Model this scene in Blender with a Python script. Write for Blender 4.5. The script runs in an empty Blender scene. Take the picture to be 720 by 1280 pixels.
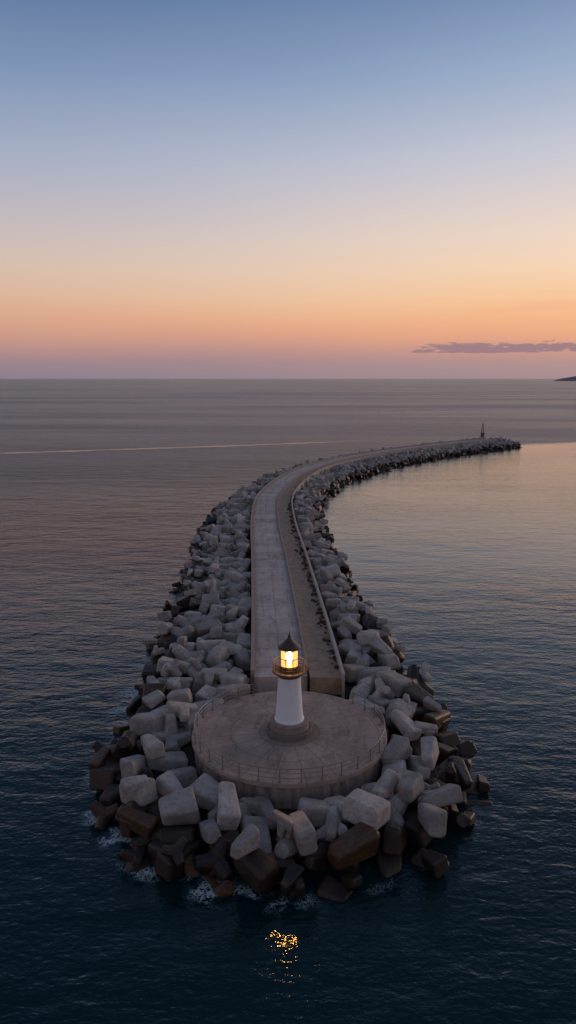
import bpy, bmesh, math, random
import numpy as np
from mathutils import Vector, Matrix, Euler, noise as mnoise
random.seed(11); rng=np.random.default_rng(7)
scene=bpy.context.scene
scene.view_settings.view_transform='Standard'
try: scene.view_settings.look='None'
except Exception: pass
scene.view_settings.exposure=0

def s2l(c):
    return tuple(((v/255)/12.92 if v/255<=0.04045 else ((v/255+0.055)/1.055)**2.4) for v in c)

# ---------------------------------------------------------------- node helper
class NT:
    def __init__(s,tree): s.t=tree; s.n=tree.nodes; s.l=tree.links
    def new(s,typ,**kw):
        n=s.n.new(typ)
        for k,v in kw.items(): setattr(n,k,v)
        return n
    def set(s,sock,v):
        if hasattr(v,'links') or isinstance(v,bpy.types.NodeSocket): s.l.new(v,sock)
        else: sock.default_value=v
    def math(s,op,a,b=0.0,c=0.0,clamp=False):
        n=s.new('ShaderNodeMath',operation=op); n.use_clamp=clamp
        s.set(n.inputs[0],a); s.set(n.inputs[1],b); s.set(n.inputs[2],c)
        return n.outputs[0]
    def mix(s,f,a,b,blend='MIX'):
        n=s.new('ShaderNodeMix',data_type='RGBA'); n.blend_type=blend
        s.set(n.inputs[0],f); s.set(n.inputs[6],a if not isinstance(a,tuple) or len(a)==4 else a+(1,))
        s.set(n.inputs[7],b if not isinstance(b,tuple) or len(b)==4 else b+(1,))
        return n.outputs[2]
    def sstep(s,v,a,b,lo=0.0,hi=1.0):
        n=s.new('ShaderNodeMapRange',interpolation_type='SMOOTHSTEP')
        s.set(n.inputs[0],v); s.set(n.inputs[1],a); s.set(n.inputs[2],b); s.set(n.inputs[3],lo); s.set(n.inputs[4],hi)
        return n.outputs[0]
    def noise(s,vec,scale,detail=4,rough=.55,dist=0):
        n=s.new('ShaderNodeTexNoise'); s.l.new(vec,n.inputs['Vector'])
        n.inputs['Scale'].default_value=scale; n.inputs['Detail'].default_value=detail
        n.inputs['Roughness'].default_value=rough; n.inputs['Distortion'].default_value=dist
        return n.outputs[0]
    def mapping(s,vec,scale=(1,1,1),rot=(0,0,0),loc=(0,0,0)):
        n=s.new('ShaderNodeMapping'); s.l.new(vec,n.inputs[0])
        n.inputs['Scale'].default_value=scale; n.inputs['Rotation'].default_value=rot; n.inputs['Location'].default_value=loc
        return n.outputs[0]
    def ramp(s,f,stops):
        n=s.new('ShaderNodeValToRGB'); s.set(n.inputs[0],f); e=n.color_ramp.elements
        while len(e)<len(stops): e.new(0.5)
        for i,(p,c) in enumerate(stops):
            e[i].position=p; e[i].color=tuple(c)+(1,)
        return n.outputs[0]
    def bump(s,h,strength,dist,normal=None):
        n=s.new('ShaderNodeBump'); s.set(n.inputs['Height'],h)
        s.set(n.inputs['Strength'],strength); n.inputs['Distance'].default_value=dist
        if normal is not None: s.l.new(normal,n.inputs['Normal'])
        return n.outputs[0]

def newmat(name):
    m=bpy.data.materials.new(name); m.use_nodes=True
    N=NT(m.node_tree); b=m.node_tree.nodes['Principled BSDF']
    return m,N,b
def pos(N): return N.new('ShaderNodeNewGeometry').outputs['Position']
def objc(N): return N.new('ShaderNodeTexCoord').outputs['Object']

def simple(name,col,rough=.6,metal=0,var=.25,scale=3,bump=.2,bd=.02):
    m,N,b=newmat(name); p=pos(N)
    n=N.noise(p,scale,4,.6)
    f=N.math('MULTIPLY_ADD',n,var*2,1-var)
    c=N.mix(1.0,col+(1,),f,'MULTIPLY')
    N.l.new(c,b.inputs['Base Color'])
    b.inputs['Roughness'].default_value=rough; b.inputs['Metallic'].default_value=metal
    if bump>0: N.l.new(N.bump(N.noise(p,scale*6,3,.6),bump,bd),b.inputs['Normal'])
    return m

# ---------------------------------------------------------------- mesh helpers
def mk(name,verts,faces,mat,smooth=False,sharp=None,uvs=None,parent=None,loc=None):
    me=bpy.data.meshes.new(name); me.from_pydata([tuple(v) for v in verts],[],faces)
    me.materials.append(mat)
    if uvs is not None:
        uv=me.uv_layers.new(name='UVMap'); li=np.zeros(len(me.loops),dtype=np.int32); me.loops.foreach_get('vertex_index',li)
        uv.data.foreach_set('uv',np.asarray(uvs,dtype=np.float32)[li].ravel())
    if smooth:
        me.polygons.foreach_set('use_smooth',[True]*len(me.polygons))
        if sharp: me.set_sharp_from_angle(angle=math.radians(sharp))
    me.update()
    o=bpy.data.objects.new(name,me); scene.collection.objects.link(o)
    if parent: o.parent=parent
    if loc is not None: o.location=loc
    return o
def lathe(name,prof,mat,n=64,sharp=30,parent=None,loc=None):
    V=[];F=[]
    for r,z in prof:
        for i in range(n):
            a=2*math.pi*i/n; V.append((r*math.cos(a),r*math.sin(a),z))
    for j in range(len(prof)-1):
        for i in range(n):
            k=(i+1)%n; F.append((j*n+i,j*n+k,(j+1)*n+k,(j+1)*n+i))
    if prof[0][0]>0.001: F.append(tuple(range(n-1,-1,-1)))
    if prof[-1][0]>0.001: F.append(tuple((len(prof)-1)*n+i for i in range(n)))
    return mk(name,V,F,mat,True,sharp,parent=parent,loc=loc)
def tubegeo(pts,r,n=6,closed=False,V=None,F=None):
    V=[] if V is None else V; F=[] if F is None else F
    pts=[Vector(p) for p in pts]; base=len(V); m=len(pts)
    for i,p in enumerate(pts):
        if closed: t=(pts[(i+1)%m]-pts[i-1])
        else: t=pts[min(i+1,m-1)]-pts[max(i-1,0)]
        t.normalize(); up=Vector((0,0,1)) if abs(t.z)<.9 else Vector((1,0,0))
        a=t.cross(up).normalized(); b=t.cross(a)
        for k in range(n):
            q=2*math.pi*k/n; V.append(p+a*math.cos(q)*r+b*math.sin(q)*r)
    for i in range(m if closed else m-1):
        j=(i+1)%m
        for k in range(n):
            l=(k+1)%n; F.append((base+i*n+k,base+i*n+l,base+j*n+l,base+j*n+k))
    if not closed:
        F.append(tuple(base+k for k in range(n-1,-1,-1))); F.append(tuple(base+(m-1)*n+k for k in range(n)))
    return V,F
def boxgeo(c,s,V,F,rot=0):
    b=len(V); ca,sa=math.cos(rot),math.sin(rot)
    for dx,dy,dz in ((-1,-1,-1),(1,-1,-1),(1,1,-1),(-1,1,-1),(-1,-1,1),(1,-1,1),(1,1,1),(-1,1,1)):
        x=dx*s[0]/2;y=dy*s[1]/2
        V.append((c[0]+x*ca-y*sa,c[1]+x*sa+y*ca,c[2]+dz*s[2]/2))
    for f in ((0,3,2,1),(4,5,6,7),(0,1,5,4),(1,2,6,5),(2,3,7,6),(3,0,4,7)): F.append(tuple(b+i for i in f))

# ---------------------------------------------------------------- layout
PC=Vector((0.1,50.8,0)); PR=7.1; DZ=3.0
Lpts=[(-2.7,45),(-2.8,52),(-2.9,58.7),(-3.6,75.2),(-5.0,103.4),(-6.6,134),(-6.7,162),(-3.1,189),(2.9,213),(12.8,236),(25.3,256.5),(43,278.5),(65.5,302),(85.5,321),(100,334)]
def catmull(P,step=1.0):
    out=[];P=[np.array(p,float) for p in P]
    for i in range(1,len(P)-2):
        p0,p1,p2,p3=P[i-1:i+3]; n=max(2,int(np.linalg.norm(p2-p1)/step))
        for k in range(n):
            t=k/n
            out.append(.5*((2*p1)+(-p0+p2)*t+(2*p0-5*p1+4*p2-p3)*t*t+(-p0+3*p1-3*p2+p3)*t**3))
    out.append(P[-2]); return np.array(out)
LE=catmull(Lpts)
tan=np.gradient(LE,axis=0); tan/=np.linalg.norm(tan,axis=1)[:,None]
for _ in range(4):
    tan[1:-1]=(tan[:-2]+tan[1:-1]*2+tan[2:])/4; tan/=np.linalg.norm(tan,axis=1)[:,None]
nr=np.stack([tan[:,1],-tan[:,0]],1)
seg=np.r_[0,np.cumsum(np.linalg.norm(np.diff(LE,axis=0),axis=1))]
CL=LE+nr*4.0
def sweep(name,prof,mat,i0=0,i1=None):
    i1=len(LE) if i1 is None else i1
    V=[];F=[];UV=[];m=len(prof)
    for i in range(i0,i1):
        for o,z in prof:
            p=LE[i]+nr[i]*o; V.append((p[0],p[1],z)); UV.append((o,seg[i]))
    for i in range(i1-i0-1):
        for k in range(m):
            l=(k+1)%m; F.append((i*m+k,(i+1)*m+k,(i+1)*m+l,i*m+l))
    F.append(tuple(range(m))); F.append(tuple((i1-i0-1)*m+k for k in range(m-1,-1,-1)))
    return mk(name,V,F,mat,uvs=UV)

# ---------------------------------------------------------------- materials
def concrete_deck(name,c1,c2,polar=False,jstep=4.5):
    m,N,b=newmat(name); p=pos(N)
    n1=N.noise(p,.35,4,.6); n2=N.noise(p,2.2,5,.65); n3=N.noise(p,11,3,.7)
    f=N.sstep(N.math('ADD',N.math('MULTIPLY',n1,.6),N.math('MULTIPLY',n2,.4)),.36,.64)
    c=N.mix(f,c1,c2)
    g=N.math('MULTIPLY_ADD',n3,.7,.65); c=N.mix(1.0,c,g,'MULTIPLY')
    st=N.sstep(N.noise(N.mapping(p,(1,.35,1)),1.1,5,.7,.6),.48,.7)
    c=N.mix(N.math('MULTIPLY',st,.55),c,tuple(x*.45 for x in c1))
    if polar:
        s=N.new('ShaderNodeSeparateXYZ'); N.l.new(objc(N),s.inputs[0])
        x,y=s.outputs[0],s.outputs[1]
        r=N.math('SQRT',N.math('ADD',N.math('MULTIPLY',x,x),N.math('MULTIPLY',y,y)))
        a=N.math('MULTIPLY',N.math('ARCTAN2',y,x),20/(2*math.pi))
        fr=N.math('ABSOLUTE',N.math('SUBTRACT',N.math('FRACT',a),.5))
        d=N.math('MULTIPLY',fr,N.math('MULTIPLY',r,2*math.pi/20))
        l1=N.sstep(d,.015,.05,1,0); l1=N.math('MULTIPLY',l1,N.sstep(r,2.25,2.3))
        l2=N.sstep(N.math('ABSOLUTE',N.math('SUBTRACT',r,4.4)),.015,.05,1,0)
        l3=N.sstep(N.math('ABSOLUTE',N.math('SUBTRACT',r,2.25)),.02,.07,1,0)
        l4=N.sstep(N.math('ABSOLUTE',N.math('SUBTRACT',r,6.6)),.015,.05,1,0)
        ln=N.math('MAXIMUM',N.math('MAXIMUM',l1,l2),N.math('MAXIMUM',l3,l4))
        ln=N.math('MULTIPLY',ln,N.sstep(n2,.35,.6,.3,1))
        inner=N.sstep(r,2.2,2.28,1,0)
        c=N.mix(N.math('MULTIPLY',inner,.35),c,tuple(x*.55 for x in c1))
    else:
        uv=N.new('ShaderNodeTexCoord').outputs['UV']
        s=N.new('ShaderNodeSeparateXYZ'); N.l.new(uv,s.inputs[0])
        v=N.math('DIVIDE',s.outputs[1],jstep)
        d=N.math('MULTIPLY',N.math('ABSOLUTE',N.math('SUBTRACT',N.math('FRACT',v),.5)),jstep)
        l1=N.sstep(d,.02,.07,1,0)
        l2=N.sstep(N.math('ABSOLUTE',N.math('SUBTRACT',s.outputs[0],2.35)),.02,.06,1,0)
        ln=N.math('MAXIMUM',l1,N.math('MULTIPLY',l2,.7))
        wn=N.new('ShaderNodeTexWhiteNoise',noise_dimensions='1D'); N.l.new(N.math('FLOOR',N.math('ADD',v,.5)),wn.inputs['W'])
        c=N.mix(1.0,c,N.math('MULTIPLY_ADD',wn.outputs[0],.26,.87),'MULTIPLY')
        # long tyre / runoff stains and darker tone towards the kerbs
        uvm=N.mapping(uv,(2.2,.05,1)); tr=N.sstep(N.noise(uvm,1.0,4,.6),.5,.72)
        c=N.mix(N.math('MULTIPLY',tr,.4),c,(.14,.11,.095))
        ed=N.sstep(N.math('ABSOLUTE',N.math('SUBTRACT',s.outputs[0],2.35)),1.7,2.35)
        c=N.mix(N.math('MULTIPLY',ed,.45),c,(.13,.10,.085))
    c=N.mix(N.math('MULTIPLY',ln,.55),c,(.05,.043,.04))
    N.l.new(c,b.inputs['Base Color']); b.inputs['Roughness'].default_value=.8
    h=N.math('SUBTRACT',N.math('ADD',N.math('MULTIPLY',n3,.4),n2),N.math('MULTIPLY',ln,.6))
    N.l.new(N.bump(h,.5,.03),b.inputs['Normal'])
    return m
M_plat=concrete_deck('platform_concrete',(.31,.22,.175),(.45,.335,.275),True)
M_road=concrete_deck('road_concrete',(.43,.345,.30),(.55,.465,.41))
def strip_mat():
    m,N,b=newmat('strip_rubble'); p=pos(N)
    n2=N.noise(p,1.2,5,.7); n3=N.noise(p,7,4,.7)
    c=N.ramp(N.math('ADD',N.math('MULTIPLY',n2,.6),N.math('MULTIPLY',n3,.4)),[(.33,(.17,.095,.06)),(.46,(.39,.245,.16)),(.62,(.50,.345,.245))])
    N.l.new(c,b.inputs['Base Color']); b.inputs['Roughness'].default_value=.9
    N.l.new(N.bump(N.math('ADD',n2,n3),.8,.06),b.inputs['Normal']); return m
M_strip=strip_mat()
M_kerb=simple('kerb_concrete',(.36,.26,.205),.85,var=.4,scale=1.5,bump=.4)
M_wall=simple('parapet_concrete',(.42,.36,.32),.8,var=.4,scale=1.2,bump=.4)
def wallmat():
    m,N,b=newmat('retaining_concrete'); p=pos(N)
    n=N.noise(N.mapping(p,(1.5,1.5,.35)),1.5,5,.65)
    c=N.ramp(n,[(.3,(.12,.085,.065)),(.55,(.31,.245,.21)),(.7,(.38,.325,.29))])
    N.l.new(c,b.inputs['Base Color']); b.inputs['Roughness'].default_value=.85
    N.l.new(N.bump(N.noise(p,8,4,.7),.4,.03),b.inputs['Normal']); return m
M_ret=wallmat()
M_metal=simple('rail_metal',(.26,.22,.20),.5,.3,var=.3,bump=0)
M_rust=simple('gallery_metal',(.16,.095,.06),.6,.3,var=.35,scale=4,bump=.2)
M_roof=simple('roof_copper',(.085,.06,.05),.5,.3,var=.35,scale=3,bump=.2)
M_plinth=simple('plinth_stone',(.27,.215,.18),.85,var=.4,scale=2,bump=.5,bd=.03)
M_plinth2=simple('plinth_stone_dark',(.18,.14,.12),.85,var=.4,scale=2,bump=.5,bd=.03)
def white():
    m,N,b=newmat('white_paint'); p=pos(N)
    n=N.noise(N.mapping(p,(3,3,.5)),1.2,5,.65); s=N.sstep(n,.52,.75)
    c=N.mix(N.math('MULTIPLY',s,.3),(.86,.86,.87),(.5,.46,.42))
    N.l.new(c,b.inputs['Base Color']); b.inputs['Roughness'].default_value=.55
    N.l.new(N.bump(N.noise(p,5,4,.6),.15,.02),b.inputs['Normal']); return m
M_white=white()

# ---------------------------------------------------------------- mound field (1 m grid)
X0,X1,Y0,Y1=-36,126,26,352
gx=np.arange(X0,X1+1); gy=np.arange(Y0,Y1+1)
GX,GY=np.meshgrid(gx,gy)
def field(x,y):
    x=np.asarray(x,float);y=np.asarray(y,float); sh=x.shape; P=np.stack([x.ravel(),y.ravel()],1)
    T=np.empty(len(P)); D=np.empty(len(P)); S=np.empty(len(P))
    C=CL[10:]; n_=nr[10:]
    for a in range(0,len(P),20000):
        q=P[a:a+20000]; d=((q[:,None,:]-C[None])**2).sum(2); i=d.argmin(1); dd=np.sqrt(d[np.arange(len(q)),i])
        side=((q-C[i])*n_[i]).sum(1); y_=C[i][:,1]
        wl=np.interp(y_,[55,75,135,165,200,260,330],[10.3,10.2,9.8,8,6.5,6.5,7])
        wr=np.interp(y_,[55,75,110,150,195,235,280,330],[7.6,6.0,5.2,5.6,7.6,10,9,9])
        w=np.where(side>0,wr,wl); e=dd-4.1
        tt=e/w
        e2=np.hypot(q[:,0]-PC.x,q[:,1]-PC.y)-PR
        t2=e2/6.5
        T[a:a+20000]=np.minimum(tt,t2); D[a:a+20000]=np.minimum(e,e2); S[a:a+20000]=side
    return T.reshape(sh),D.reshape(sh),S.reshape(sh)
FT,FD,FS=field(GX,GY)
def core_h(t): return np.interp(t,[-.3,0,.15,.5,1,1.4,2.5],[1.5,1.3,1.1,.1,-1.5,-2.5,-5])
FH=core_h(FT)
def samp(A,x,y):
    fx=np.clip(np.asarray(x)-X0,0,A.shape[1]-1.001); fy=np.clip(np.asarray(y)-Y0,0,A.shape[0]-1.001)
    ix=fx.astype(int);iy=fy.astype(int);u=fx-ix;v=fy-iy
    return A[iy,ix]*(1-u)*(1-v)+A[iy,ix+1]*u*(1-v)+A[iy+1,ix]*(1-u)*v+A[iy+1,ix+1]*u*v
M_core=simple('rubble_core',(.03,.023,.018),.9,var=.4,scale=1.5,bump=.6,bd=.1)
idx=-np.ones(FH.shape,int); V=[];F=[]
msk=(FH>-3.5)
for j in range(FH.shape[0]):
    for i in range(FH.shape[1]):
        if msk[j,i]: idx[j,i]=len(V); V.append((gx[i],gy[j],FH[j,i]-.1+.3*mnoise.noise(Vector((gx[i]*.7,gy[j]*.7,0)))))
for j in range(FH.shape[0]-1):
    for i in range(FH.shape[1]-1):
        q=(idx[j,i],idx[j,i+1],idx[j+1,i+1],idx[j+1,i])
        if min(q)>=0: F.append(q)
mk('rubble_mound',V,F,M_core,True)

# ---------------------------------------------------------------- armour blocks
def hull_part(points,bev,segs=2):
    bm=bmesh.new()
    for p in points: bm.verts.new(p)
    r=bmesh.ops.convex_hull(bm,input=bm.verts[:])
    junk=[e for e in r['geom_interior']+r['geom_unused'] if isinstance(e,bmesh.types.BMVert)]
    if junk: bmesh.ops.delete(bm,geom=list(set(junk)),context='VERTS')
    bmesh.ops.dissolve_limit(bm,angle_limit=math.radians(12),verts=bm.verts[:],edges=bm.edges[:])
    bmesh.ops.recalc_face_normals(bm,faces=bm.faces[:])
    planes=[(f.normal.copy(),f.normal.dot(f.verts[0].co)) for f in bm.faces]
    hv=[v.co.copy() for v in bm.verts]
    bmesh.ops.bevel(bm,geom=bm.edges[:],offset=bev,segments=segs,profile=.5,affect='EDGES',clamp_overlap=True)
    bmesh.ops.triangulate(bm,faces=[f for f in bm.faces if len(f.verts)>4])
    bm.verts.index_update()
    v=np.array([v.co[:] for v in bm.verts]); f=[tuple(x.index for x in ff.verts) for ff in bm.faces]
    bm.free()
    return dict(v=v,f=f,pn=np.array([p[0][:] for p in planes]),pd=np.array([p[1] for p in planes]),hv=np.array([h[:] for h in hv]))
def prism(n,L,r0,r1,jit,off=(0,0,0),sy=1.0,rot=None,skew=0):
    pts=[];a0=random.uniform(0,math.pi)if n>4 else math.pi/4
    for z,r in ((-L/2,r0),(L/2,r1)):
        for k in range(n):
            a=a0+2*math.pi*k/n
            pts.append(Vector((z+random.uniform(-jit,jit)+skew*math.sin(a)*.5,r*math.cos(a)+random.uniform(-jit,jit),sy*r*math.sin(a)+random.uniform(-jit,jit))))
    if rot is not None: pts=[rot@p for p in pts]
    return [p+Vector(off) for p in pts]
protos=[]
def frust(d,L,r0,r1,n=8):
    q=Vector(d).normalized().to_track_quat('X','Z').to_matrix()
    return hull_part([q@(p+Vector((L/2,0,0))) for p in prism(n,L,r0,r1,.03)],.12,2)
for k in range(42):
    kind=k%14
    if kind in (0,1,2,6):     # tapered cube unit
        parts=[hull_part(prism(4,random.uniform(1.8,2.4),random.uniform(1.05,1.3),random.uniform(.75,1.05),.15,sy=random.uniform(.72,.95),skew=random.uniform(-.45,.45)),.24,3)]
    elif kind in (3,4,5,7):   # long tapered unit
        parts=[hull_part(prism(4,random.uniform(2.4,2.9),random.uniform(1.0,1.2),random.uniform(.6,.85),.15,sy=.85,skew=random.uniform(-.4,.4)),.24,3)]
    elif kind in (8,9,10):   # T / dolos-like unit
        a=hull_part(prism(4,2.7,.82,.6,.08),.2,3)
        b=hull_part(prism(4,1.8,.82,.45,.05,off=(random.uniform(-.7,.7),0,.85),rot=Matrix.Rotation(-math.pi/2,3,'Y')),.2,3)
        parts=[a,b]
    elif kind in (11,12):        # stubby tetrapod
        parts=[frust(d,1.6,.74,.46) for d in ((1,1,1),(1,-1,-1),(-1,1,-1),(-1,-1,1))]
    else:
        parts=[hull_part(prism(5,random.uniform(1.9,2.4),1.1,.8,.16),.2,3)]
    protos.append(parts)
CS=.25
HW=int((X1-X0)/CS);HH=int((Y1-Y0)/CS)
hx=X0+np.arange(HW)*CS; hy=Y0+np.arange(HH)*CS
HXX,HYY=np.meshgrid(hx,hy)
Hm=samp(FH,HXX,HYY)
deckm=samp(FD,HXX,HYY)<0.1
Hm[deckm]=3.6
def poisson(sp,cond,tries):
    cell={};out=[]
    for _ in range(tries):
        i=random.randrange(len(cand)); x=cand[i][0]+random.random();y=cand[i][1]+random.random()
        t=float(samp(FT,x,y)); d=float(samp(FD,x,y))
        if not cond(t,d): continue
        cx,cy=int(x//sp),int(y//sp);ok=True
        for a in (-1,0,1):
            for b in (-1,0,1):
                for q in cell.get((cx+a,cy+b),()):
                    if (q[0]-x)**2+(q[1]-y)**2<sp*sp: ok=False;break
                if not ok: break
            if not ok: break
        if ok:
            cell.setdefault((cx,cy),[]).append((x,y)); out.append((x,y,t,d))
    return out
jj,ii=np.where((FT>-.15)&(FT<1.3)); cand=[(gx[i],gy[j]) for i,j in zip(ii,jj)]
layers=[(poisson(1.7,lambda t,d:d>.85 and t<1.03,70000),.9,1.12),
        (poisson(1.9,lambda t,d:d>.95 and t<.93,50000),.82,1.18),
        (poisson(2.2,lambda t,d:t>.5 and t<1.08,20000),.45,.75),
        (poisson(4.2,lambda t,d:1.08<t<1.22,6000),.4,.8)]
BV=[];BF=[];BC=[];base=0;nb=0
for li,(pts,s0,s1) in enumerate(layers):
    random.shuffle(pts)
    pts.sort(key=lambda p:-round(p[2]*3))
    for x,y,t,d in pts:
        parts=random.choice(protos)
        sc=random.uniform(s0,s1)*float(np.interp(y,[60,90,170,240],[1.02,.95,.88,.85]))
        up_=.07 if t<.5 else .0
        R=Matrix.Rotation(random.uniform(0,6.28),3,'Z')@Euler((random.choice((0,math.pi/2,math.pi,-math.pi/2))+random.gauss(0,.2),random.gauss(0,.22)+(math.pi/2 if random.random()<up_ else 0),0)).to_matrix()
        Rn=np.array(R)
        allv=np.concatenate([p['hv'] for p in parts])@Rn.T*sc
        mn=allv.min(0);mx=allv.max(0)
        i0=int((x+mn[0]-X0)/CS);i1=int((x+mx[0]-X0)/CS)+1;j0=int((y+mn[1]-Y0)/CS);j1=int((y+mx[1]-Y0)/CS)+1
        if i0<0 or j0<0 or i1>=HW or j1>=HH: continue
        xs=hx[i0:i1+1]-x; ys=hy[j0:j1+1]-y; XX,YY=np.meshgrid(xs,ys)
        low=np.full(XX.shape,1e9);up=np.full(XX.shape,-1e9)
        for p in parts:
            pn=p['pn']@Rn.T; pd=p['pd']*sc
            lo=np.full(XX.shape,-1e9);hi=np.full(XX.shape,1e9)
            for n_,dd in zip(pn,pd):
                rhs=dd-n_[0]*XX-n_[1]*YY
                if n_[2]>1e-3: hi=np.minimum(hi,rhs/n_[2])
                elif n_[2]<-1e-3: lo=np.maximum(lo,rhs/n_[2])
                else: hi=np.where(rhs<0,-1e9,hi)
            ok=hi>lo
            low=np.where(ok,np.minimum(low,lo),low);up=np.where(ok,np.maximum(up,hi),up)
        ok=up>low
        if ok.sum()<3: continue
        sub=Hm[j0:j1+1,i0:i1+1]
        if (ok&deckm[j0:j1+1,i0:i1+1]).sum()>0.06*ok.sum():
            e=.8; g=np.array([float(samp(FD,x+.5,y)-samp(FD,x-.5,y)),float(samp(FD,x,y+.5)-samp(FD,x,y-.5))]); 
            g/=max(1e-6,np.linalg.norm(g)); x+=g[0]*e; y+=g[1]*e
            dx=int(round(g[0]*e/CS));dy=int(round(g[1]*e/CS))
            i0+=dx;i1+=dx;j0+=dy;j1+=dy
            if i0<0 or j0<0 or i1>=HW or j1>=HH: continue
            sub=Hm[j0:j1+1,i0:i1+1]
        nd=ok&~deckm[j0:j1+1,i0:i1+1]
        if nd.sum()<3: continue
        z=float(np.quantile((sub-low)[nd],(.68,.72,.68,.6)[li]))
        if z+mx[2]>3.7: continue
        Hm[j0:j1+1,i0:i1+1]=np.where(nd,np.maximum(sub,up+z),sub)
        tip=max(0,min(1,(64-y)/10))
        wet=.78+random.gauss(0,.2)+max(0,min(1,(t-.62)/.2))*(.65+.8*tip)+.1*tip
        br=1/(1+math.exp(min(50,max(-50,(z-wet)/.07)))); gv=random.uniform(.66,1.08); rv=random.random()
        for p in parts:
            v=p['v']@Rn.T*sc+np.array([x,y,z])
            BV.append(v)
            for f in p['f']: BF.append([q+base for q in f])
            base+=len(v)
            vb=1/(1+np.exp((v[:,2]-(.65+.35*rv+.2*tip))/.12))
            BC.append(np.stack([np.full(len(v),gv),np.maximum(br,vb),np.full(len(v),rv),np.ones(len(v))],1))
        nb+=1
print('blocks',nb,'verts',base)
BV=np.concatenate(BV);BC=np.concatenate(BC)
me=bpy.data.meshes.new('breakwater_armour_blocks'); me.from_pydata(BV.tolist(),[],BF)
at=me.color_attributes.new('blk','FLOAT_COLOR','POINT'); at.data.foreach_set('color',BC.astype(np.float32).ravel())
me.polygons.foreach_set('use_smooth',[True]*len(me.polygons))
def blockmat():
    m,N,b=newmat('armour_concrete'); p=pos(N)
    at=N.new('ShaderNodeAttribute',attribute_name='blk'); s=N.new('ShaderNodeSeparateColor'); N.l.new(at.outputs['Color'],s.inputs[0])
    gv,br,rv=s.outputs
    n1=N.noise(p,.9,4,.6); n2=N.noise(p,4.5,5,.7); n3=N.noise(p,20,2,.7)
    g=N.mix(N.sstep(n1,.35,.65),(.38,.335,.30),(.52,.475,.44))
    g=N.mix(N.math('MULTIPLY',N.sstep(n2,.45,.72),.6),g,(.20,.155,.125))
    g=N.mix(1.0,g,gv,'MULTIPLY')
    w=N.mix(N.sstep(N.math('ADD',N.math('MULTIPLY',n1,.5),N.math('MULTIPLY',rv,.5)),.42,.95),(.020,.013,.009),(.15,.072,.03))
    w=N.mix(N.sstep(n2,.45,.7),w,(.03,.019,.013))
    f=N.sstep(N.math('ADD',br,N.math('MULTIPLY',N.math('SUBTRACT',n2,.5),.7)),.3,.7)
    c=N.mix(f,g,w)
    c=N.mix(1.0,c,N.math('MULTIPLY_ADD',n3,.5,.75),'MULTIPLY')
    N.l.new(c,b.inputs['Base Color'])
    N.l.new(N.math('MULTIPLY_ADD',f,-.42,.85),b.inputs['Roughness'])
    h=N.math('ADD',n2,N.math('MULTIPLY',n3,.35))
    N.l.new(N.bump(h,.7,.1),b.inputs['Normal'])
    return m
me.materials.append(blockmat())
ob=bpy.data.objects.new('breakwater_armour_blocks',me); scene.collection.objects.link(ob)
md=ob.modifiers.new('wn','WEIGHTED_NORMAL'); md.weight=70; md.keep_sharp=False

# ---------------------------------------------------------------- causeway
i0=10; NE=len(LE)-1
sweep('causeway_road',[(0.0,-1),(0.0,DZ),(4.7,DZ),(4.7,-1)],M_road,i0-1,NE)
sweep('causeway_kerb',[(-.34,-1),(-.34,3.3),(-.003,3.3),(-.003,-1)],M_kerb,i0,NE)
sweep('median_wall',[(4.703,-1),(4.703,3.16),(4.95,3.16),(4.95,-1)],M_kerb,i0+1,NE)
sweep('gravel_path',[(4.953,-1),(4.953,2.9),(6.4,2.84),(7.75,2.75),(7.75,-1)],M_strip,i0-1,NE)
sweep('parapet_wall',[(7.753,-1),(7.753,3.4),(7.72,3.4),(7.72,3.5),(7.98,3.5),(7.98,3.4),(7.95,3.4),(7.95,-1)],M_wall,i0-2,NE)
M_stone=simple('dark_stone',(.07,.048,.036),.85,var=.5,scale=3,bump=.4)
bmS=bmesh.new()
for k in range(380):
    i=random.randrange(i0+1,NE-2)
    if random.random()<.45: i=random.randrange(i0+1,100)
    o=7.62-abs(random.gauss(0,.38)); p=LE[i]+nr[i]*o+tan[i]*random.random()
    r=random.uniform(.08,.3)
    M=Matrix.Translation((p[0],p[1],2.77+r*.35))@Euler((random.random()*6,random.random()*6,random.random()*6)).to_matrix().to_4x4()@Matrix.Diagonal((r,r*.8,r*.6,1))
    res=bmesh.ops.create_icosphere(bmS,subdivisions=1,radius=1,matrix=M)
    for v in res['verts']: v.co+=Vector([random.uniform(-.2,.2)*r for _ in range(3)])
me=bpy.data.meshes.new('loose_stones'); bmS.to_mesh(me); bmS.free(); me.materials.append(M_stone)
scene.collection.objects.link(bpy.data.objects.new('loose_stones',me))

# ---------------------------------------------------------------- platform
pl=lathe('lighthouse_platform',[(7.05,-1.5),(7.05,2.72),(7.24,2.76),(7.24,3.03),(7.2,3.07),(7.0,3.07),(6.98,3.05),(0.0,3.05)],M_plat,n=128,sharp=25,loc=(PC.x,PC.y,0))
pl.data.materials.append(M_ret)
for f in pl.data.polygons:
    if f.center.z<2.7: f.material_index=1
V=[];F=[]
a_e2=2*math.pi+math.radians(43); RR=7.05
a_st=math.radians(115)
for zz,rr in ((4.0,.038),(3.68,.024),(3.36,.024)):
    pts=[(PC.x+RR*math.cos(a_st+(a_e2-a_st)*k/110),PC.y+RR*math.sin(a_st+(a_e2-a_st)*k/110),zz) for k in range(111)]
    tubegeo(pts,rr,6,False,V,F)
npst=25
for k in range(npst+1):
    a=a_st+(a_e2-a_st)*k/npst
    x=PC.x+RR*math.cos(a);y=PC.y+RR*math.sin(a); tubegeo([(x,y,3.05),(x,y,4.03)],.045,6,False,V,F)
    boxgeo((x,y,3.09),(.2,.2,.05),V,F,a)
mk('platform_railing',V,F,M_metal)

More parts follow.
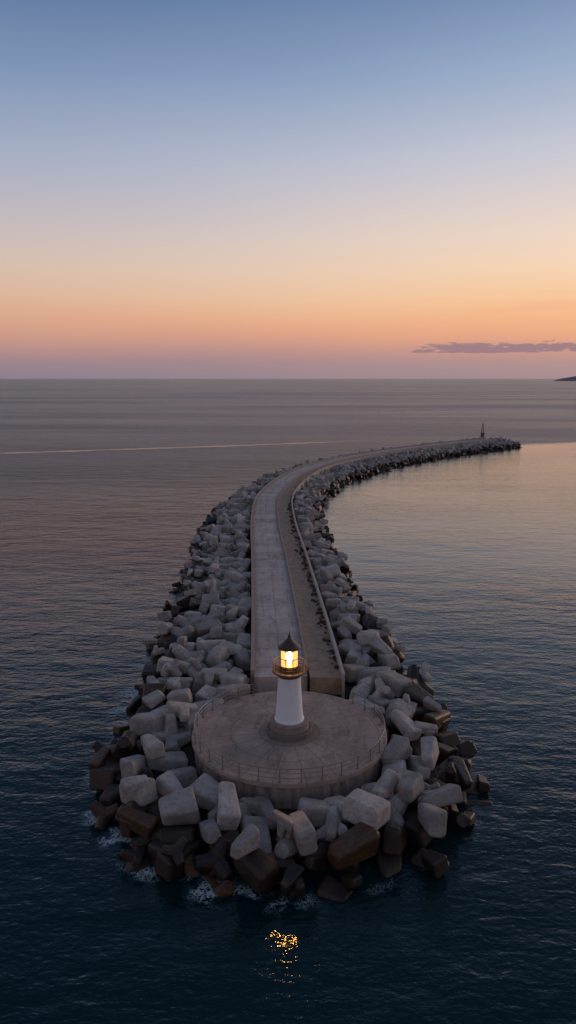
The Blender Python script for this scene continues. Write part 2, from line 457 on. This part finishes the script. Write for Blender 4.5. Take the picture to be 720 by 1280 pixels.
# ---------------------------------------------------------------- lighthouse
lh=bpy.data.objects.new('lighthouse',None); scene.collection.objects.link(lh); lh.location=(PC.x,PC.y,3.05)
lathe('plinth_base',[(1.72,0),(1.72,.38),(1.66,.44),(0,.44)],M_plinth2,n=16,sharp=15,parent=lh)
lathe('plinth_top',[(1.45,.44),(1.42,.86),(1.46,.88),(1.46,.98),(1.40,1.02),(0,1.02)],M_plinth,parent=lh)
lathe('tower',[(1.10,1.02),(1.10,1.14),(1.03,1.18),(.98,1.8),(.93,2.6),(.88,3.4),(.845,4.1),(.83,4.45)],M_white,parent=lh)
lathe('corbel',[(.86,4.45),(.9,4.5),(.92,4.58),(1.02,4.66),(1.2,4.74),(1.27,4.78),(1.27,4.9),(0,4.9)],M_rust,parent=lh)
V=[];F=[]
for zz,rr in ((5.5,.028),(5.22,.018)):
    tubegeo([(1.2*math.cos(2*math.pi*k/48),1.2*math.sin(2*math.pi*k/48),zz) for k in range(48)],rr,6,True,V,F)
for k in range(16):
    a=2*math.pi*(k+.5)/16; tubegeo([(1.2*math.cos(a),1.2*math.sin(a),4.9),(1.2*math.cos(a),1.2*math.sin(a),5.52)],.02,6,False,V,F)
mk('gallery_railing',V,F,M_rust,parent=lh)
lathe('lantern_base',[(.68,4.9),(.68,5.15),(.72,5.17),(.72,5.22),(0,5.22)],M_rust,parent=lh)
V=[];F=[]
n8=8
for k in range(n8):
    a=2*math.pi*(k+.5)/n8; x,y=.68*math.cos(a),.68*math.sin(a)
    tubegeo([(x,y,5.2),(x,y,6.6)],.03,6,False,V,F)
for zz in (5.25,5.82,6.55):
    tubegeo([(.68*math.cos(2*math.pi*(k+.5)/n8),.68*math.sin(2*math.pi*(k+.5)/n8),zz) for k in range(n8)],.024,6,True,V,F)
mk('lantern_frame',V,F,M_roof,parent=lh)
m,N,b=newmat('lantern_glass')
em=N.new('ShaderNodeEmission'); em.inputs[0].default_value=(1,.55,.16,1); em.inputs[1].default_value=2.2
tr=N.new('ShaderNodeBsdfTransparent'); tr.inputs[0].default_value=(1,.9,.7,1); mx_=N.new('ShaderNodeMixShader'); mx_.inputs[0].default_value=.42
N.l.new(tr.outputs[0],mx_.inputs[1]);N.l.new(em.outputs[0],mx_.inputs[2]); N.l.new(mx_.outputs[0],m.node_tree.nodes['Material Output'].inputs[0])
V=[];F=[]
for k in range(n8):
    a=2*math.pi*(k+.5)/n8; b_=2*math.pi*(k+1.5)/n8
    i=len(V)
    for q,z in ((a,5.22),(b_,5.22),(b_,6.6),(a,6.6)): V.append((.65*math.cos(q),.65*math.sin(q),z))
    F.append((i,i+1,i+2,i+3))
mk('lantern_glass',V,F,m,parent=lh)
m2,N,b=newmat('lamp_glow'); b.inputs['Base Color'].default_value=(1,.8,.5,1)
b.inputs['Emission Color'].default_value=(1,.60,.22,1); b.inputs['Emission Strength'].default_value=60
lathe('lamp',[(.10,5.22),(.12,5.6),(.26,5.75),(.29,5.92),(.26,6.08),(.12,6.2),(.0,6.24)],m2,n=24,parent=lh)
# added spot aimed at the water, makes the lamp's glint there
sp=bpy.data.lights.new('water_glint_spot','SPOT'); sp.energy=3000; sp.color=(1,.50,.13); sp.spot_size=math.radians(13); sp.spot_blend=1.0; sp.shadow_soft_size=.2
spo=bpy.data.objects.new('water_glint_spot',sp); scene.collection.objects.link(spo); spo.parent=lh; spo.location=(0,-.4,6.1)
spo.rotation_euler=Vector((0,-15.2,-9.2)).to_track_quat('-Z','Y').to_euler()
lathe('roof',[(.62,6.6),(.86,6.58),(.88,6.63),(.6,6.86),(.36,7.1),(.16,7.32),(.09,7.38),(.12,7.44),(.13,7.5),(.09,7.57),(.03,7.62),(.02,7.85),(0,7.86)],M_roof,n=16,sharp=15,parent=lh)

# ---------------------------------------------------------------- far beacon
bc=bpy.data.objects.new('navigation_beacon',None); scene.collection.objects.link(bc); bc.location=(84.5,318.5,DZ)
M_bw=simple('beacon_paint',(.10,.09,.09),.6,var=.2,bump=0)
lathe('base',[(1.5,0),(1.5,.9),(1.3,1.0),(0,1.0)],M_wall,n=12,sharp=15,parent=bc)
lathe('hut',[(.85,1.0),(.8,2.6),(.95,2.65),(.95,2.8),(0,2.9)],M_bw,n=12,sharp=15,parent=bc)
V=[];F=[]
for sx,sy in ((-1,-1),(1,-1),(1,1),(-1,1)): tubegeo([(sx*.5,sy*.5,2.8),(sx*.15,sy*.15,6.0)],.07,5,False,V,F)
for zz,w in ((3.6,.42),(4.4,.33),(5.2,.24)): tubegeo([(-w,-w,zz),(w,-w,zz),(w,w,zz),(-w,w,zz)],.05,5,True,V,F)
mk('mast',V,F,M_bw,parent=bc)
lathe('lantern',[(.4,6.0),(.4,6.1),(.22,6.15),(.22,6.6),(.3,6.65),(0,6.95)],M_bw,n=12,sharp=15,parent=bc)

# ---------------------------------------------------------------- sea
def axis(fine,mid,far):
    out=list(np.arange(fine[0],fine[1],.5)); a=list(np.arange(fine[1],mid[1],1.7)); out+=a
    b=[];v=mid[1];st=2
    while v<far: b.append(v); st*=1.22; v+=st
    out+=b+[far]
    l=list(np.arange(mid[0],fine[0],1.7)); c=[];v=mid[0]-2;st=2
    while v>-far: c.append(v); st*=1.3; v-=st
    return np.array(sorted(c)+l+out)
ax=axis((-26,24),(-60,125),45000.); ax=np.r_[-45000.,ax]
ay=axis((28,80),(10,350),45000.); ay=ay[ay>-900]
AX,AY=np.meshgrid(ax,ay)
ins=(AX>X0+1)&(AX<X1-1)&(AY>Y0+1)&(AY<Y1-1)
T_=np.where(ins,samp(FT,AX,AY),9.)
bl=np.concatenate([[(0,-900),(0,40)],CL[12::6],[(92,326),(110,335),(136,345),(400,372),(1500,430),(46000,2500)]])
xl=np.interp(AY,bl[:,1],bl[:,0])
o_=np.argsort(bl[3:,0])
yl=np.interp(AX,bl[3:,0][o_],bl[3:,1][o_])
dx_=AX-xl
dy_=np.where(AX>20,yl-AY,1e9)
dbay=np.minimum(dx_,dy_)
calm=np.clip(dbay/12.,0,1); calm=calm*calm*(3-2*calm)
calm*=np.clip((AY-35)/80,0.0,1)
left=np.clip((-AX+2)/6,0,1)*np.clip((75-AY)/20,0,1)
foam=np.clip(1-np.abs(T_-1.08)/.25,0,1)*(.3+.7*left)*np.where(AY<90,1,.3)
V=np.stack([AX.ravel(),AY.ravel(),np.zeros(AX.size)],1)
nx=len(ax);ny=len(ay)
I=np.arange(nx*ny).reshape(ny,nx)
F=np.stack([I[:-1,:-1],I[:-1,1:],I[1:,1:],I[1:,:-1]],-1).reshape(-1,4)
me=bpy.data.meshes.new('sea_water'); me.from_pydata(V.tolist(),[],F.tolist())
at=me.color_attributes.new('w','FLOAT_COLOR','POINT')
at.data.foreach_set('color',np.stack([calm.ravel(),foam.ravel(),np.zeros(AX.size),np.ones(AX.size)],1).astype(np.float32).ravel())
m,N,b=newmat('sea_water'); p=pos(N)
atn=N.new('ShaderNodeAttribute',attribute_name='w'); s=N.new('ShaderNodeSeparateColor'); N.l.new(atn.outputs['Color'],s.inputs[0])
calm_,foam_=s.outputs[0],s.outputs[1]
dist=N.new('ShaderNodeVectorMath',operation='DISTANCE'); N.l.new(p,dist.inputs[0]); dist.inputs[1].default_value=(0,40,0)
dv_=dist.outputs['Value']
pm=N.mapping(p,(.5,1,1),rot=(0,0,.15))
w1=N.noise(pm,.25,2,.5,.3); w2=N.noise(pm,1.1,2,.55,.4); w3=N.noise(N.mapping(p,(.65,1,1),rot=(0,0,-.35)),3.8,2,.6)
patch=N.noise(N.mapping(p,(.25,1,1)),.03,3,.6)
streak=N.noise(N.mapping(p,(.12,1,1),rot=(0,0,.12)),.009,4,.6)
hgt=N.math('ADD',N.math('ADD',N.math('MULTIPLY',w1,.7),N.math('MULTIPLY',w2,.32)),N.math('MULTIPLY',w3,.12))
amp=N.math('MULTIPLY',N.math('MULTIPLY_ADD',calm_,-.84,1.0),N.sstep(patch,.3,.7,.65,1.15))
amp=N.math('MULTIPLY',amp,N.sstep(dv_,10,140,.48,1.8))
bn=N.bump(N.math('MULTIPLY',hgt,amp),1.0,.75)
lace=N.noise(p,2.3,5,.7,1.2); lace=N.math('ABSOLUTE',N.math('SUBTRACT',lace,.5))
big=N.noise(p,.35,2,.5)
lw=N.math('MULTIPLY',foam_,N.sstep(big,.42,.6))
ff=N.math('MULTIPLY',N.sstep(lace,0.0,N.math('MULTIPLY_ADD',lw,.11,.001),1,0),N.sstep(lw,.1,.5))
open_c=N.mix(N.sstep(dv_,60,500),(.0015,.020,.023),(.030,.040,.075))  # far sea: bluish haze and sky reflection put into the base colour
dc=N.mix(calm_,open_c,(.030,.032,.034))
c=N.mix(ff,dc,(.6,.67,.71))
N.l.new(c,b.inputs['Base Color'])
N.l.new(N.math('MULTIPLY_ADD',calm_,.12,1.34),b.inputs['IOR'])
ro=N.math('ADD',N.sstep(dv_,20,220,.07,.34),N.math('MULTIPLY',N.sstep(streak,.42,.62,-.05,.02),N.sstep(dv_,150,500)))
ro=N.mix(calm_,ro,(.08,.08,.08,1))
N.l.new(N.math('MAXIMUM',ro,N.math('MULTIPLY',ff,.7)),b.inputs['Roughness'])
N.l.new(bn,b.inputs['Normal'])
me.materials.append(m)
scene.collection.objects.link(bpy.data.objects.new('sea_water',me))

# wakes: smooth slicks that mirror the low sky, flecked with foam
m,N,b=newmat('wake_slick'); uv=N.new('ShaderNodeTexCoord').outputs['UV']; s=N.new('ShaderNodeSeparateXYZ'); N.l.new(uv,s.inputs[0])
e=N.math('MULTIPLY',N.sstep(N.math('ABSOLUTE',N.math('SUBTRACT',s.outputs[0],.5)),.15,.5,1,0),N.sstep(N.math('ABSOLUTE',N.math('SUBTRACT',s.outputs[1],.5)),.3,.5,1,0))
nn=N.noise(N.mapping(pos(N),(.05,.2,1)),1,4,.6)
b.inputs['Base Color'].default_value=(.55,.5,.52,1); b.inputs['Roughness'].default_value=.12; b.inputs['IOR'].default_value=1.36
N.l.new(N.math('MULTIPLY',N.math('MULTIPLY',e,N.sstep(nn,.3,.6,.2,1)),.62),b.inputs['Alpha'])
for (a,bq,w) in (((-260,205),(50,364),7),((60,640),(420,660),9),((10,1900),(520,2020),34),((110,430),(330,480),4)):
    a=np.array(a,float);bq=np.array(bq,float);d=(bq-a);L=np.linalg.norm(d);d/=L;n_=np.array([-d[1],d[0]])
    V=[];F=[];UV=[]
    for k in range(41):
        q=a+d*L*k/40+n_*math.sin(k*.13)*w*1.2
        for sgn in (-1,1): V.append((*(q+n_*w*.5*sgn),.03)); UV.append(((sgn+1)/2,k/40))
    F=[(2*k,2*k+1,2*k+3,2*k+2) for k in range(40)]
    mk('boat_wake',V,F,m,uvs=UV)

# headland
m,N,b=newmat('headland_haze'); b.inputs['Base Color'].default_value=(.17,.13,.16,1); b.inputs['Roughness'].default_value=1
V=[];F=[];n=60
for k in range(n+1):
    u=k/n; x=2850+u*5200; y=8000+u*600
    h=10+62*min(1,u*11)**.7*(.75+.5*mnoise.noise(Vector((u*9,0,0)))+.18*mnoise.noise(Vector((u*40,3,0))))+70*u
    if u==0: h=2
    for dy_k,hh in ((0,-5),(300,h),(1500,h*.8),(2200,-5)):
        V.append((x*(y+dy_k)/y+dy_k*.02,y+dy_k,hh))
for k in range(n):
    for j in range(3): F.append((k*4+j,(k+1)*4+j,(k+1)*4+j+1,k*4+j+1))
mk('headland',V,F,m,True)

# ---------------------------------------------------------------- sky
w=bpy.data.worlds.new('World'); scene.world=w; w.use_nodes=True
N=NT(w.node_tree); bg=w.node_tree.nodes['Background']
g=N.new('ShaderNodeTexCoord').outputs['Generated']; s=N.new('ShaderNodeSeparateXYZ'); N.l.new(g,s.inputs[0])
x,y,z=s.outputs
el=N.math('MULTIPLY',N.math('ARCSINE',z),180/math.pi)
az=N.math('MULTIPLY',N.math('ARCTAN2',x,y),180/math.pi)
el2=N.math('ADD',el,N.math('MULTIPLY',N.math('SUBTRACT',N.noise(N.mapping(g,(3,3,14)),1.0,3,.5),.5),.8))
fac=N.math('DIVIDE',N.math('MAXIMUM',el2,0),90)
E=[0,1.2,2.2,3.4,4.6,5.8,7.8,10,12.75,15.3,20,24.6,42,90]
CLf=[(138,126,140),(152,130,140),(178,140,138),(206,156,137),(217,168,143),(219,180,156),(212,188,174),(198,186,186),(178,178,192),(160,170,194),(122,144,179),(92,118,157),(64,84,118),(86,96,118)]
CR=[(164,142,146),(182,146,143),(212,156,137),(240,172,132),(248,188,141),(250,202,157),(248,214,182),(240,216,198),(222,210,208),(202,202,214),(158,176,203),(120,144,181),(74,94,128),(88,98,120)]
rl=N.ramp(fac,[(e/90,s2l(c)) for e,c in zip(E,CLf)]); rr=N.ramp(fac,[(e/90,s2l(c)) for e,c in zip(E,CR)])
fm=N.math('MULTIPLY',N.sstep(az,-30,32),N.sstep(az,60,150,1,0))
sky=N.mix(fm,rl,rr)
back=N.sstep(N.math('ABSOLUTE',az),70,150)
sky=N.mix(N.math('MULTIPLY',back,.8),sky,N.mix(N.sstep(el,0,30),s2l((152,140,148)),s2l((112,120,140))))
cv=N.new('ShaderNodeCombineXYZ'); N.l.new(N.math('MULTIPLY',az,.5),cv.inputs[0]); N.l.new(N.math('MULTIPLY',el,2.2),cv.inputs[1])
cn=N.noise(cv.outputs[0],1.5,4,.6)
band=N.math('MULTIPLY',N.sstep(el,1.7,1.95),N.sstep(el,2.2,3.1,1,0)); band=N.math('MULTIPLY',band,N.sstep(az,7,12))
cm=N.sstep(N.math('MULTIPLY_ADD',band,.5,cn),.79,.92)
sky=N.mix(N.math('MULTIPLY',cm,.85),sky,s2l((146,120,132)))
st=N.noise(N.mapping(g,(2,2,26)),1.3,4,.6)
sky=N.mix(N.math('MULTIPLY',N.math('MULTIPLY',N.sstep(st,.48,.75),N.sstep(el,2,4)),N.sstep(el,6,11,.3,0)),sky,s2l((236,160,132)))
ns=N.new('ShaderNodeTexSky',sky_type='NISHITA'); ns.sun_disc=False; ns.sun_elevation=math.radians(2); ns.sun_rotation=math.radians(48)
tot=N.mix(1.0,sky,N.mix(1.0,ns.outputs[0],(.003,.003,.003,1),'MULTIPLY'),'ADD')
N.l.new(tot,bg.inputs[0]); bg.inputs[1].default_value=1.0
sd=bpy.data.lights.new('sun','SUN'); sd.energy=.65; sd.angle=math.radians(14); sd.color=(1,.66,.42)
so=bpy.data.objects.new('sun',sd); scene.collection.objects.link(so)
azs=math.radians(48);els=math.radians(9)
dv=Vector((math.sin(azs)*math.cos(els),math.cos(azs)*math.cos(els),math.sin(els)))
so.rotation_euler=dv.to_track_quat('Z','Y').to_euler()

# ---------------------------------------------------------------- camera
cd=bpy.data.cameras.new('camera'); cam=bpy.data.objects.new('camera',cd); scene.collection.objects.link(cam)
cam.location=(0,0,29); cam.rotation_euler=(math.radians(90-10.36),0,0)
cd.sensor_fit='VERTICAL'; cd.sensor_height=24; cd.lens=914/1280*24; cd.clip_end=120000
scene.camera=cam
